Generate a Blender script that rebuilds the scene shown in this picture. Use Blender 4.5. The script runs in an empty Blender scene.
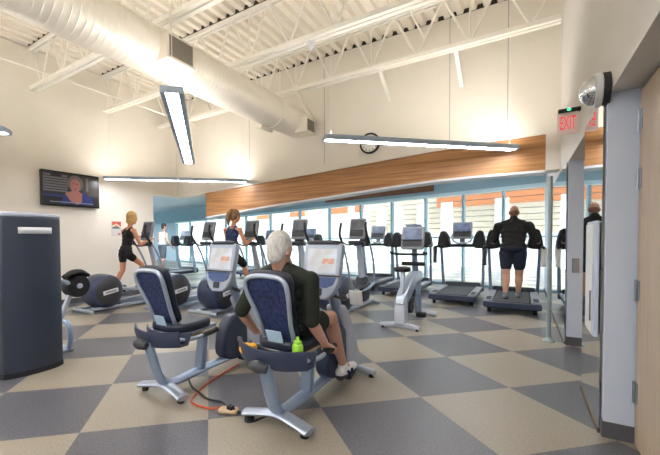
import bpy, bmesh, math, random
from mathutils import Vector, Matrix
random.seed(4)
SC = bpy.context.scene
COL = SC.collection
PI = math.pi
R = math.radians

# ------------------------------------------------------------------ materials
def lin(h):
    h = h.lstrip('#')
    v = [int(h[i:i+2], 16)/255 for i in (0, 2, 4)]
    return tuple(c/12.92 if c <= .04045 else ((c+.055)/1.055)**2.4 for c in v) + (1,)

M = {}
def mat(name, hexc, rough=.5, metal=0, var=.06, scale=30, bump=0, emit=0, spec=.5, hex2=None, stretch=None):
    m = bpy.data.materials.new(name); m.use_nodes = True
    nt = m.node_tree; b = nt.nodes['Principled BSDF']
    c = lin(hexc)
    tc = nt.nodes.new('ShaderNodeTexCoord'); mp = nt.nodes.new('ShaderNodeMapping')
    if stretch: mp.inputs['Scale'].default_value = stretch
    nz = nt.nodes.new('ShaderNodeTexNoise'); nz.inputs['Scale'].default_value = scale; nz.inputs['Detail'].default_value = 3
    nt.links.new(tc.outputs['Object'], mp.inputs['Vector']); nt.links.new(mp.outputs['Vector'], nz.inputs['Vector'])
    rp = nt.nodes.new('ShaderNodeValToRGB')
    rp.color_ramp.elements[0].position = .3; rp.color_ramp.elements[1].position = .7
    if hex2:
        rp.color_ramp.elements[0].color = lin(hex2); rp.color_ramp.elements[1].color = c
    else:
        rp.color_ramp.elements[0].color = tuple(x*(1-var) for x in c[:3])+(1,)
        rp.color_ramp.elements[1].color = tuple(min(1, x*(1+var)) for x in c[:3])+(1,)
    nt.links.new(nz.outputs['Fac'], rp.inputs['Fac']); nt.links.new(rp.outputs['Color'], b.inputs['Base Color'])
    b.inputs['Roughness'].default_value = rough; b.inputs['Metallic'].default_value = metal
    b.inputs['Specular IOR Level'].default_value = spec
    if bump:
        bp = nt.nodes.new('ShaderNodeBump'); bp.inputs['Strength'].default_value = bump; bp.inputs['Distance'].default_value = .01
        nt.links.new(nz.outputs['Fac'], bp.inputs['Height']); nt.links.new(bp.outputs['Normal'], b.inputs['Normal'])
    if emit:
        nt.links.new(rp.outputs['Color'], b.inputs['Emission Color']); b.inputs['Emission Strength'].default_value = emit
    M[name] = m
    return m

mat('wall_paint', '#e9e3d8', .75, var=.015, scale=3)
mat('wall_paint_shaded', '#d3d0ca', .75, var=.015, scale=3)  # wall paint darkened; the right wall's weaker light is in the colour
mat('accent_paint', '#c3dae3', .7, var=.02, scale=3)
mat('teal_paint', '#9dbdc9', .7, var=.02, scale=3)
mat('recess_ceiling_paint', '#cbdee6', .7, var=.02, scale=3)
mat('jamb_paint', '#c6d2e6', .5, var=.01, scale=3)
mat('deck_paint', '#efe8da', .6, var=.02, scale=4)
mat('steel_paint', '#f3efe6', .5, var=.02, scale=8)
mat('duct_paint', '#ece6da', .42, metal=.25, var=.02, scale=6)
mat('flute_shade', '#3b352d', .9)  # dark colour that paints the shade inside the deck flutes
mat('base_rubber', '#55565c', .6)
mat('frame_aqua', '#d3eef4', .4, var=.02)
mat('mullion_blue', '#8fb3c2', .4, metal=.3, var=.03)
mat('post_grey', '#98a9ae', .4, metal=.4)
mat('silver', '#aebac9', .32, metal=.55, var=.03)
mat('silver_blue', '#93a6c0', .32, metal=.45, var=.03)
mat('light_grey', '#b3bac8', .42, var=.02)
mat('console_grey', '#a3aebf', .38, metal=.15, var=.02)
mat('mid_grey', '#8b8f96', .45, var=.03)
mat('charcoal', '#33363d', .45, var=.05)
mat('navy_plastic', '#333c52', .42, var=.06)
mat('drum_plastic', '#303a56', .34, var=.06)
mat('cap_plastic', '#36373c', .4, var=.05)
mat('black_rubber', '#1d1e21', .6, var=.1)
mat('black_foam', '#191a1c', .75, var=.1, scale=120, bump=.2)
mat('belt_rubber', '#3a3b3e', .7, var=.1, scale=150, bump=.1)
mat('seat_fabric', '#2b3d6e', .8, hex2='#131a33', scale=55, stretch=(1, 1, .6))
mat('seat_vinyl', '#1f2636', .5)
mat('tower_paint', '#333a48', .38, metal=.15, var=.03, scale=2)
mat('plate_white', '#dcdfe2', .45, var=.03)
mat('plate_blue', '#bcd7ea', .5, var=.02)
mat('keypad_blue', '#3d5688', .35, var=.1)
mat('yellow_cloth', '#e5a83a', .9, var=.15, scale=40, bump=.4)
mat('green_plastic', '#a8e34a', .35, var=.03)
mat('white_towel', '#efede6', .9, var=.04, scale=60, bump=.3)
mat('tan_plastic', '#c2a985', .55, var=.06)
mat('cord_black', '#1b1b1b', .5)
mat('cord_orange', '#c8522a', .5)
mat('skin', '#c99a82', .55, var=.05, scale=14)
mat('skin_tan', '#c58a68', .55, var=.05, scale=14)
mat('hair_white', '#c9c6bf', .8, var=.2, scale=70, bump=.6, stretch=(1, 1, .3))
mat('hair_blond', '#c8a063', .7, var=.25, scale=60, bump=.6, stretch=(1, 1, .3))
mat('hair_brown', '#7a5a38', .7, var=.35, scale=60, bump=.6, stretch=(1, 1, .3))
mat('hair_dark', '#2b211c', .7, var=.2, scale=60, bump=.6)
mat('hair_short', '#8a5f4c', .8, var=.2, scale=60, bump=.4)
mat('cloth_green_black', '#23281f', .9, var=.12, scale=18, bump=.15)
mat('cloth_black', '#17181b', .9, var=.12, scale=20, bump=.1)
mat('cloth_navy', '#1e2f52', .85, var=.1, scale=20, bump=.1)
mat('cloth_dark_navy', '#1b2133', .9, var=.1, scale=20, bump=.1)
mat('cloth_charcoal', '#262524', .92, var=.12, scale=20, bump=.15)
mat('cloth_white', '#dedbd4', .9, var=.05, scale=20, bump=.1)
mat('cloth_grey', '#5c6066', .9, var=.08, scale=20, bump=.1)
mat('shoe_white', '#e6e6e4', .6, var=.03)
mat('shoe_grey', '#70737a', .6, var=.08)
mat('eye', '#20180f', .3)
mat('lip', '#a85b50', .5)
mat('maple', '#bdac96', .42, hex2='#b09c84', scale=5, stretch=(6, 6, .5))
mat('hinge_steel', '#9aa2ad', .3, metal=.9)
mat('red_letter', '#e2404a', .4, emit=.6)
mat('exit_panel', '#f1dcda', .2, var=.01)
mat('green_led', '#35d07f', .4, emit=2)
mat('chrome', '#c8cdd2', .08, metal=1, var=.01)
mat('rubber_ring', '#2a2b2d', .6)
mat('clock_face', '#e9e9e6', .4, var=.01)
mat('siding_orange', '#d08458', .7, hex2='#ba6f46', scale=3, stretch=(.4, 4, 8))
mat('siding_tan', '#d6c8b8', .7, hex2='#c6b5a2', scale=3, stretch=(.4, 4, 8))
mat('stucco_white', '#eef1f2', .8, var=.02)
mat('concrete', '#eeeee8', .85, var=.05, scale=2)
mat('brass', '#6f6248', .4, metal=.5)
mat('housing_blue_grey', '#a6b6c8', .4, metal=.3)
mat('grille_grey', '#8e8578', .5)
mat('poster_red', '#cf5a44', .6); mat('poster_teal', '#3f7d86', .6); mat('poster_cream', '#e6d9bd', .6); mat('paper', '#d8d6d2', .7)
mat('tv_black', '#0c0d10', .25)
for n, c, e in (('tv_bg', '#1a1f2b', .12), ('tv_blind', '#5d5c5e', .2), ('tv_skin', '#8a5a52', .25), ('tv_hair', '#5e564f', .2), ('tv_jacket', '#172a60', .25), ('tv_line', '#8c909a', .3), ('tv_dark', '#0e1016', .1), ('tv_wall', '#38322f', .15)):
    mat(n, c, .3, emit=e)
mat('screen_pale', '#bcc6d2', .25, var=.02, emit=.3, hex2='#a09c98', scale=6)
mat('screen_blue', '#9fc0da', .25, emit=.55, hex2='#7a6a66', scale=9)
mat('screen_dim', '#6e7c93', .25, emit=.2, hex2='#4d566a', scale=9)
mat('screen_grey', '#666a72', .25, emit=.1, hex2='#4b4e55', scale=6)
mat('picture_tan', '#b98d78', .3, emit=.45, hex2='#8d6a5e', scale=25)
mat('lamp_lens', '#fbfaff', .4, emit=22, var=0)
mat('bay_fill_lamp', '#f2f8ff', .4, emit=90, var=0)  # glow of the unseen fill lights added in the window bay
mat('lamp_up', '#fff8ee', .4, emit=22, var=0)

def glass_material():
    m = bpy.data.materials.new('window_glass'); m.use_nodes = True
    nt = m.node_tree; nt.nodes.clear()
    o = nt.nodes.new('ShaderNodeOutputMaterial'); mx = nt.nodes.new('ShaderNodeMixShader')
    t = nt.nodes.new('ShaderNodeBsdfTransparent'); g = nt.nodes.new('ShaderNodeBsdfGlossy')
    t.inputs['Color'].default_value = (.93, .98, .98, 1); g.inputs['Roughness'].default_value = .02
    f = nt.nodes.new('ShaderNodeLayerWeight'); f.inputs['Blend'].default_value = .5
    pw = nt.nodes.new('ShaderNodeMath'); pw.operation = 'POWER'; pw.inputs[1].default_value = 4
    ml = nt.nodes.new('ShaderNodeMath'); ml.operation = 'MULTIPLY_ADD'; ml.inputs[1].default_value = .6; ml.inputs[2].default_value = .04
    nt.links.new(f.outputs['Facing'], pw.inputs[0]); nt.links.new(pw.outputs[0], ml.inputs[0]); nt.links.new(ml.outputs[0], mx.inputs['Fac']); nt.links.new(t.outputs['BSDF'], mx.inputs[1]); nt.links.new(g.outputs['BSDF'], mx.inputs[2])
    nt.links.new(mx.outputs['Shader'], o.inputs['Surface']); M['window_glass'] = m
glass_material()
def mirror_material():
    m = mat('mirror', '#dfe6e6', .015, metal=1, var=0)
mirror_material()

def wood_material():
    m = bpy.data.materials.new('glulam'); m.use_nodes = True; nt = m.node_tree; b = nt.nodes['Principled BSDF']
    tc = nt.nodes.new('ShaderNodeTexCoord'); mp = nt.nodes.new('ShaderNodeMapping'); mp.inputs['Scale'].default_value = (.35, 3, 9)
    nz = nt.nodes.new('ShaderNodeTexNoise'); nz.inputs['Scale'].default_value = 3; nz.inputs['Detail'].default_value = 6
    rp = nt.nodes.new('ShaderNodeValToRGB')
    rp.color_ramp.elements[0].position = .3; rp.color_ramp.elements[0].color = lin('#94623a')
    rp.color_ramp.elements[1].position = .72; rp.color_ramp.elements[1].color = lin('#c99660')
    nt.links.new(tc.outputs['Object'], mp.inputs[0]); nt.links.new(mp.outputs[0], nz.inputs[0]); nt.links.new(nz.outputs['Fac'], rp.inputs[0])
    vo = nt.nodes.new('ShaderNodeTexVoronoi'); vo.inputs['Scale'].default_value = 1.7
    mp2 = nt.nodes.new('ShaderNodeMapping'); mp2.inputs['Scale'].default_value = (1, 1, 1.6)
    nt.links.new(tc.outputs['Object'], mp2.inputs[0]); nt.links.new(mp2.outputs[0], vo.inputs['Vector'])
    r2 = nt.nodes.new('ShaderNodeValToRGB'); r2.color_ramp.elements[0].position = .03; r2.color_ramp.elements[0].color = (.3, .16, .08, 1)
    r2.color_ramp.elements[1].position = .09; r2.color_ramp.elements[1].color = (1, 1, 1, 1)
    nt.links.new(vo.outputs['Distance'], r2.inputs[0])
    mx = nt.nodes.new('ShaderNodeMix'); mx.data_type = 'RGBA'; mx.blend_type = 'MULTIPLY'; mx.inputs['Factor'].default_value = .8
    nt.links.new(rp.outputs['Color'], mx.inputs['A']); nt.links.new(r2.outputs['Color'], mx.inputs['B'])
    nt.links.new(mx.outputs['Result'], b.inputs['Base Color']); b.inputs['Roughness'].default_value = .45
    M['glulam'] = m
wood_material()
mat('wood_dark', '#8a5a3a', .55, hex2='#6d442b', scale=4, stretch=(.4, 3, 8))

TILE = .83457
OX, OY = -2.44087, 1.2281
def floor_material():
    m = bpy.data.materials.new('carpet_tiles'); m.use_nodes = True; nt = m.node_tree; b = nt.nodes['Principled BSDF']
    N = nt.nodes.new; L = nt.links.new
    geo = N('ShaderNodeNewGeometry')
    s = math.sqrt(.5)/TILE
    def axis(vx, vy):
        d = N('ShaderNodeVectorMath'); d.operation = 'DOT_PRODUCT'; d.inputs[1].default_value = (vx*s, vy*s, 0)
        L(geo.outputs['Position'], d.inputs[0])
        a = N('ShaderNodeMath'); a.operation = 'SUBTRACT'; a.inputs[1].default_value = (OX*vx+OY*vy)*s
        L(d.outputs['Value'], a.inputs[0])
        f = N('ShaderNodeMath'); f.operation = 'FLOOR'; L(a.outputs[0], f.inputs[0])
        return f
    ad = N('ShaderNodeMath'); ad.operation = 'ADD'
    L(axis(1, 1).outputs[0], ad.inputs[0]); L(axis(-1, 1).outputs[0], ad.inputs[1])
    md = N('ShaderNodeMath'); md.operation = 'FLOORED_MODULO'; md.inputs[1].default_value = 2; L(ad.outputs[0], md.inputs[0])
    nz = N('ShaderNodeTexNoise'); nz.inputs['Scale'].default_value = 70; nz.inputs['Detail'].default_value = 4; nz.inputs['Roughness'].default_value = .8
    L(geo.outputs['Position'], nz.inputs['Vector'])
    def ramp(a, c):
        r = N('ShaderNodeValToRGB'); r.color_ramp.elements[0].position = .36; r.color_ramp.elements[1].position = .64
        r.color_ramp.elements[0].color = lin(a); r.color_ramp.elements[1].color = lin(c); L(nz.outputs['Fac'], r.inputs[0]); return r
    light = ramp('#887f70', '#9e9686'); dark = ramp('#49494f', '#67686e')
    mx = N('ShaderNodeMix'); mx.data_type = 'RGBA'; L(md.outputs[0], mx.inputs['Factor'])
    L(light.outputs['Color'], mx.inputs['A']); L(dark.outputs['Color'], mx.inputs['B'])
    L(mx.outputs['Result'], b.inputs['Base Color'])
    b.inputs['Roughness'].default_value = .35; b.inputs['Specular IOR Level'].default_value = .5
    bp = N('ShaderNodeBump'); bp.inputs['Strength'].default_value = .12; bp.inputs['Distance'].default_value = .004
    L(nz.outputs['Fac'], bp.inputs['Height']); L(bp.outputs['Normal'], b.inputs['Normal'])
    M['carpet_tiles'] = m
floor_material()

# ------------------------------------------------------------------ mesh builder
def frames(pts, closed=False):
    n = len(pts); T = []
    for i in range(n):
        a = pts[(i-1) % n] if (closed or i > 0) else pts[i]
        b = pts[(i+1) % n] if (closed or i < n-1) else pts[i]
        t = (b-a); t = t.normalized() if t.length > 1e-9 else Vector((0, 0, 1)); T.append(t)
    up = Vector((1, 0, 0)) if abs(T[0].x) < .9 else Vector((0, 1, 0))
    u = (up-T[0]*up.dot(T[0])).normalized(); F = []
    for i in range(n):
        u = (u-T[i]*u.dot(T[i])).normalized(); F.append((u.copy(), T[i].cross(u)))
    return F
def smooth(pts, k=4, closed=False):
    P = [Vector(p) for p in pts]; n = len(P); out = []
    rng = n if closed else n-1
    for i in range(rng):
        p0 = P[(i-1) % n] if closed or i > 0 else P[i]*2-P[i+1]
        p1 = P[i]; p2 = P[(i+1) % n]
        p3 = P[(i+2) % n] if closed or i+2 < n else p2*2-p1
        for j in range(k):
            t = j/k
            out.append(.5*((2*p1)+(p2-p0)*t+(2*p0-5*p1+4*p2-p3)*t*t+(3*p1-p0-3*p2+p3)*t**3))
    if not closed: out.append(P[-1])
    return out

class MB:
    def __init__(s): s.bm = bmesh.new()
    def box(s, c, d, rot=None):
        m = Matrix.Translation(Vector(c))
        if rot: m = m @ Matrix.Rotation(R(rot[2]), 4, 'Z') @ Matrix.Rotation(R(rot[1]), 4, 'Y') @ Matrix.Rotation(R(rot[0]), 4, 'X')
        bmesh.ops.create_cube(s.bm, size=1, matrix=m @ Matrix.Diagonal((d[0], d[1], d[2], 1))); return s
    def span(s, a, b):
        return s.box([(a[i]+b[i])/2 for i in range(3)], [abs(b[i]-a[i]) for i in range(3)])
    def tube(s, pts, r, seg=10, k=4, closed=False, w=None, sm=True):
        """round (or, with w = (wx, wy), flattened) bar along a smoothed path"""
        P = smooth(pts, k, closed) if sm and len(pts) > 2 else [Vector(p) for p in pts]
        F = frames(P, closed); rings = []; n = len(P)
        rr = r if isinstance(r, (list, tuple)) else None
        for i, p in enumerate(P):
            if rr:
                t = i/(n-1)*(len(rr)-1); a = min(int(t), len(rr)-2); q = rr[a]+(rr[a+1]-rr[a])*(t-a)
            else: q = r
            u, v = F[i]; wx, wy = w or (1, 1)
            rings.append([s.bm.verts.new(p+u*math.cos(2*PI*j/seg)*q*wx+v*math.sin(2*PI*j/seg)*q*wy) for j in range(seg)])
        m = n if closed else n-1
        for i in range(m):
            a, b = rings[i], rings[(i+1) % n]
            for j in range(seg): s.bm.faces.new((a[j], a[(j+1) % seg], b[(j+1) % seg], b[j]))
        if not closed:
            s.bm.faces.new(rings[0][::-1]); s.bm.faces.new(rings[-1])
        return s
    def cyl(s, a, b, r, r2=None, seg=16): return s.tube([a, b], [r, r if r2 is None else r2], seg, sm=False)
    def bar(s, a, b, w, h, wide=(1, 0, 0)):
        """rectangular bar, w across the direction wide, h across the other"""
        a = Vector(a); b = Vector(b); t = (b-a).normalized(); u = Vector(wide); u = (u-t*u.dot(t)).normalized(); v = t.cross(u)
        q = [[s.bm.verts.new(p+u*sx*w/2+v*sy*h/2) for sx, sy in ((-1, -1), (1, -1), (1, 1), (-1, 1))] for p in (a, b)]
        for j in range(4): s.bm.faces.new((q[0][j], q[0][(j+1) % 4], q[1][(j+1) % 4], q[1][j]))
        s.bm.faces.new(q[0][::-1]); s.bm.faces.new(q[1]); return s
    def prism(s, poly, t0, t1, axis='x'):
        def pt(p, t):
            return {'x': (t, p[0], p[1]), 'y': (p[0], t, p[1]), 'z': (p[0], p[1], t)}[axis]
        a = [s.bm.verts.new(pt(p, t0)) for p in poly]; b = [s.bm.verts.new(pt(p, t1)) for p in poly]; n = len(poly)
        for j in range(n): s.bm.faces.new((a[j], a[(j+1) % n], b[(j+1) % n], b[j]))
        s.bm.faces.new(a[::-1]); s.bm.faces.new(b); return s
    def quads(s, rows):
        V = [[s.bm.verts.new(p) for p in r] for r in rows]
        for i in range(len(V)-1):
            for j in range(len(V[0])-1): s.bm.faces.new((V[i][j], V[i][j+1], V[i+1][j+1], V[i+1][j]))
        return s
    def ell(s, c, r, m3=None, seg=16):
        if isinstance(r, (int, float)): r = (r, r, r)
        m = Matrix.Translation(Vector(c)) @ (m3.to_4x4() if m3 else Matrix.Identity(4)) @ Matrix.Diagonal((r[0], r[1], r[2], 1))
        bmesh.ops.create_uvsphere(s.bm, u_segments=seg, v_segments=seg*2//3, radius=1, matrix=m); return s
    def lathe(s, prof, c=(0, 0, 0), axis='z', seg=32):
        """prof = [(radius, height)], closed at both ends"""
        rings = []; c = Vector(c)
        def pt(r, h, a):
            x, y = r*math.cos(a), r*math.sin(a)
            return c+Vector({'z': (x, y, h), 'x': (h, x, y), 'y': (x, h, y)}[axis])
        for r, h in prof: rings.append([s.bm.verts.new(pt(max(r, 1e-4), h, 2*PI*j/seg)) for j in range(seg)])
        for i in range(len(rings)-1):
            for j in range(seg): s.bm.faces.new((rings[i][j], rings[i][(j+1) % seg], rings[i+1][(j+1) % seg], rings[i+1][j]))
        s.bm.faces.new(rings[0][::-1]); s.bm.faces.new(rings[-1]); return s
    def xf(s, m):
        bmesh.ops.transform(s.bm, matrix=m, verts=s.bm.verts); return s
    def build(s, name, m, parent=None, flat=False, bev=0, label=None, seg=2, ang=38):
        bmesh.ops.recalc_face_normals(s.bm, faces=s.bm.faces)
        me = bpy.data.meshes.new(name); s.bm.to_mesh(me); s.bm.free()
        if not flat:
            for p in me.polygons: p.use_smooth = True
            me.set_sharp_from_angle(angle=R(ang))
        me.materials.append(M[m] if isinstance(m, str) else m)
        o = bpy.data.objects.new(name, me); COL.objects.link(o)
        if parent: o.parent = parent
        if bev:
            b = o.modifiers.new('bevel', 'BEVEL'); b.width = bev; b.segments = seg; b.limit_method = 'ANGLE'; b.angle_limit = R(40)
        if label: o['label'] = label
        return o

def tag(o, label, cat, group=None):
    o['label'] = label; o['category'] = cat
    if group: o['group'] = group
    return o
def thing(name, label, cat, loc=(0, 0, 0), rz=0, group=None):
    o = bpy.data.objects.new(name, None); COL.objects.link(o); o.location = loc; o.rotation_euler = (0, 0, rz); o.empty_display_size = .1
    return tag(o, label, cat, group)
def struct(o): o['kind'] = 'structure'; return o
def copy_tree(o, parent=None):
    c = o.copy(); COL.objects.link(c)
    if parent: c.parent = parent
    for ch in list(o.children): copy_tree(ch, c)
    return c
def rrect(w, h, r, n=5, cx=0, cy=0):
    out = []
    for (sx, sy, a0) in ((1, 1, 0), (-1, 1, 90), (-1, -1, 180), (1, -1, 270)):
        for i in range(n+1):
            a = R(a0+90*i/n); out.append((cx+sx*(w/2-r)+r*math.cos(a), cy+sy*(h/2-r)+r*math.sin(a)))
    return out

# ------------------------------------------------------------------ camera (level tripod height, off-centre crop)
cam = bpy.data.cameras.new('camera'); co = bpy.data.objects.new('camera', cam); COL.objects.link(co)
H = 1.27
pitch, roll, yaw = -.02603, -.0068, -(PI/4-.20446)
Fv = Vector((math.sin(yaw)*math.cos(pitch), math.cos(yaw)*math.cos(pitch), math.sin(pitch)))
Rv = Vector((math.cos(yaw), -math.sin(yaw), 0)); Uv = Rv.cross(Fv)
Rv, Uv = math.cos(roll)*Rv+math.sin(roll)*Uv, math.cos(roll)*Uv-math.sin(roll)*Rv
co.matrix_world = Matrix(((Rv.x, Uv.x, -Fv.x, 0), (Rv.y, Uv.y, -Fv.y, 0), (Rv.z, Uv.z, -Fv.z, H), (0, 0, 0, 1)))
cam.sensor_width = 36; cam.lens = 361.9/660*36; cam.shift_x = (330-284.46)/660; cam.shift_y = (249.16-227.5)/660
cam.clip_start = .05; cam.clip_end = 300
SC.camera = co

# ------------------------------------------------------------------ the room shell
XR, XL, YC, YB = .45, -7.69, 6.5, -4.5     # right wall, left wall, clock wall, back wall
DECK = 4.9
def wy(x): return 10.35-.25*(x-.45)         # the long skewed window wall
WXL = -24.
struct(MB().span((WXL-1, YB-.2, -.1), (XR+1.2, 18.5, 0)).build('floor', 'carpet_tiles', flat=True))
# left wall: full height up to the opening, then a bulkhead above it
m = MB(); m.span((XL-.25, YB, 0), (XL, 5.77, 4.86)); m.span((XL-.25, 5.77, 2.42), (XL, YC, 4.86)); struct(m.build('wall_left', 'wall_paint', flat=True))
struct(MB().span((XL, YB, 0), (XL+.012, 5.77, .1)).build('baseboard_left', 'base_rubber', flat=True))
# clock wall with an arched lower edge sitting on the beam
top = [(-6.63, 2.45), (-5.4, 2.512), (-4.3, 2.568), (-3.18, 2.628), (-2.1, 2.69), (-1.155, 2.742), (-.4, 2.768), (.277, 2.775)]
bot = [(-6.63, 1.855), (-5.4, 1.965), (-4.3, 2.055), (-3.18, 2.13), (-2.1, 2.21), (-1.155, 2.262), (-.4, 2.268), (.277, 2.258)]
poly = [(XL-.25, 2.42), (-6.9, 2.42)]+top+[(.277, 2.25), (XR, 2.25), (XR, 4.86), (XL-.25, 4.86)]
struct(MB().prism(poly, YC, YC+.3, 'y').build('wall_clock', 'wall_paint', flat=True))
j = MB()
for x in (-5.2, -3.3, -1.01, -.20): j.span((x-.004, YC-.002, 2.78), (x+.004, YC+.01, 4.86))
struct(j.build('trim_1', 'mid_grey', flat=True))
b = thing('glulam_beam', 'long tapering arched timber beam along the foot of the clock wall', 'beam', (0, 0, 0))
MB().prism(bot+top[::-1], YC+.03, YC+.28, 'y').build('beam', 'glulam', b, flat=True)
lip = [(x, z-.035) for x, z in bot]
MB().prism(lip+bot[::-1], YC+.0, YC+.3, 'y').build('edge_strip', 'plate_white', b, flat=True, label='white strip along the lower edge')
# shade of the deck flutes painted as a dark strip on the wall top
m = MB().span((XL-.2, YC+.03, 4.86), (XR+.1, YC+.25, 4.96)); struct(m.build('trim_shade', 'flute_shade', flat=True))
# right wall: header band, jambs, recess doors
HD = 2.17
m = MB(); m.span((XR, YB, HD), (XR+.35, 11, 4.96)); struct(m.build('wall_right', 'wall_paint_shaded', flat=True))
m = MB(); m.span((XR-.01, 3.02, .1), (XR+.35, 3.9, HD)); m.span((XR, 5.4, .1), (XR+.35, 10.6, HD)); m.span((XR, YB, .1), (XR+.35, 1.9, HD))
m.span((XR+.26, YB, 0), (XR+.35, 11, HD)); struct(m.build('wall_right_piers', 'jamb_paint', flat=True))
m = MB(); m.span((XR-.015, 3.01, 0), (XR+.35, 3.91, .1)); m.span((XR-.005, 5.39, 0), (XR+.35, 10.6, .1)); m.span((XR-.01, YB, 0), (XR+.35, 1.91, .1))
struct(m.build('baseboard_right', 'base_rubber', flat=True))
def door(n, y0, y1, x, hinge_y, zs):
    d = struct(MB().span((x, y0, .01), (x+.045, y1, HD-.02)).build('door_%d' % n, 'maple', flat=True, bev=.003))
    for z in zs:
        h = MB(); h.span((x-.004, hinge_y-.045, z-.06), (x, hinge_y, z+.06)); h.cyl((x-.008, hinge_y, z-.065), (x-.008, hinge_y, z+.065), .008, seg=10)
        h.build('hinge', 'hinge_steel', d)
    kb = MB(); kb.cyl((x, y0+.08 if hinge_y > y0+.5 else y1-.08, 1.0), (x-.05, y0+.08 if hinge_y > y0+.5 else y1-.08, 1.0), .011, seg=10)
    yy = y0+.08 if hinge_y > y0+.5 else y1-.08
    kb.tube([(x-.05, yy, 1.0), (x-.055, yy+.06, 1.0), (x-.05, yy+.12, 1.0)], .01); kb.build('door_handle', 'hinge_steel', d)
    return d
door(1, 1.92, 3.0, XR+.135, 2.985, (.33, .95, 1.62, 1.97))
door(2, 3.92, 5.38, XR+.2, 5.36, (.3, 1.1, 1.95))
struct(MB().span((XR+.04, 5.395, .86), (XR+.11, 5.4, 1.03)).build('strike_plate', 'chrome', flat=True))
# back wall behind the camera
struct(MB().span((XL-.25, YB-.2, 0), (XR+.35, YB, 4.96)).build('wall_back', 'wall_paint', flat=True))

# mirrors fixed on the right wall
def mirror(y0, y1, x, label):
    t = thing('wall_mirror', label, 'mirror', (x, (y0+y1)/2, 0))
    w = y1-y0
    MB().span((-.012, -w/2, .03), (-.004, w/2, HD-.0)).build('glass', 'mirror', t, flat=True)
    MB().span((-.018, -w/2, .0), (0, w/2, .03)).build('bottom_channel', 'brass', t, flat=True)
mirror(3.06, 3.88, XR-.012, 'narrow frameless mirror between the two doorways behind the white cabinet')
mirror(5.44, 8.9, XR-.004, 'long frameless mirror on the right wall beside the occupied treadmill')
c = thing('wall_cabinet', 'tall white wall-mounted cabinet fixed over the narrow mirror', 'cabinet', (XR-.03, 3.2, .62))
MB().span((-.03, -.13, 0), (0, .17, .76)).build('body', 'jamb_paint', c, bev=.008)
MB().span((-.036, -.12, .02), (-.03, .16, .74)).build('front_panel', 'plate_white', c, bev=.004)
MB().span((-.045, -.1, .1), (-.036, -.085, .3)).build('pull_handle', 'hinge_steel', c, bev=.002)

# recess beyond the clock wall: ceiling, window wall
struct(MB().prism([(XR+.35, YC+.3), (XR+.35, 11.2), (WXL-1, 17.5), (WXL-1, 5.0), (XL-.25, 5.0), (XL-.25, YC+.3)], 3.15, 3.3, 'z').build('ceiling_recess', 'recess_ceiling_paint', flat=True))
struct(MB().prism([(WXL, 4.8), (XL-.25, 4.8), (XL-.25, 5.0), (WXL, 5.0)], 0, 3.15, 'z').build('wall_recess_front', 'accent_paint', flat=True))
struct(MB().span((WXL-.2, 5.0, 0), (WXL, 17, 3.15)).build('wall_recess_left', 'accent_paint', flat=True))
struct(MB().span((XL-.45, 5.6, 0), (XL-.25, 5.77, 3.15)).build('wall_left_return', 'accent_paint', flat=True))
W0 = Vector((.45, 10.35, 0)); Wd = Vector((-1, .25, 0)).normalized(); Wn = Vector((Wd.y, -Wd.x, 0))  # Wn points outside? fixed below
if Wn.y < 0: Wn = -Wn
LW = (Vector((WXL, wy(WXL), 0))-W0).length
WM = Matrix(((Wd.x, Wn.x, 0, W0.x), (Wd.y, Wn.y, 0, W0.y), (0, 0, 1, 0), (0, 0, 0, 1)))   # local x along the wall, y outwards
def hz(s): return 2.50-.009*s          # window head height
SEND = 18.7
m = MB()
m.prism([(-.4, 3.15), (LW, 3.15), (LW, hz(SEND)+.02), (SEND, hz(SEND)+.02), (-.1, hz(0)+.02), (-.1, -.05), (-.4, -.05)], 0, .18, 'y'); m.xf(WM)
struct(m.build('wall_window_upper', 'teal_paint', flat=True))
m = MB().span((SEND, 0, 0), (LW, .18, hz(SEND)+.02)); m.xf(WM); struct(m.build('wall_window_end', 'accent_paint', flat=True))
MULL = [-.06, .88, 1.84, 2.89, 3.98, 5.15, 6.53, 8.06, 9.85, 11.6, 13.3, 15.2, 17.0, SEND]
for i in range(len(MULL)-1):
    s0, s1 = MULL[i], MULL[i+1]
    w = struct(MB().span((s0, .05, .03), (s0+.0001, .06, .04)).xf(WM).build('window_%d' % (i+1), 'mullion_blue', flat=True)) if False else None
    fr = MB(); fw = .055
    fr.span((s0-fw/2, -.02, 0), (s0+fw/2, .1, hz(s0))); fr.span((s0, 0, 0), (s1, .1, .06)); fr.span((s0, .01, 1.285), (s1, .08, 1.325))
    if i == len(MULL)-2: fr.span((s1-fw/2, -.02, 0), (s1+fw/2, .1, hz(s1)))
    fr.xf(WM); w = struct(fr.build('window_%d' % (i+1), 'mullion_blue', flat=True))
    g = MB(); g.span((s0+fw/2, .045, .06), (s1-fw/2, .053, 1.285)); g.span((s0+fw/2, .045, 1.325), (s1-fw/2, .053, hz(s1)-.0)); g.xf(WM)
    g.build('pane', 'window_glass', w, flat=True)
    hd = MB(); hd.prism([(s0, hz(s0)-.04), (s1, hz(s1)-.04), (s1, hz(s1)+.05), (s0, hz(s0)+.05)], -.09, .1, 'y'); hd.xf(WM); hd.build('head_rail', 'frame_aqua', w, flat=True)
# second timber panel on the window wall
s_of = lambda x: (Vector((x, wy(x), 0))-W0).length
p = MB().span((s_of(-2.11), -.06, 2.625), (s_of(-6.02), 0, 2.905)); p.xf(WM)
tag(p.build('timber_panel', 'wood_dark', flat=True, bev=.005), 'dark timber panel on the blue wall above the windows, behind the beam', 'panel')
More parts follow.
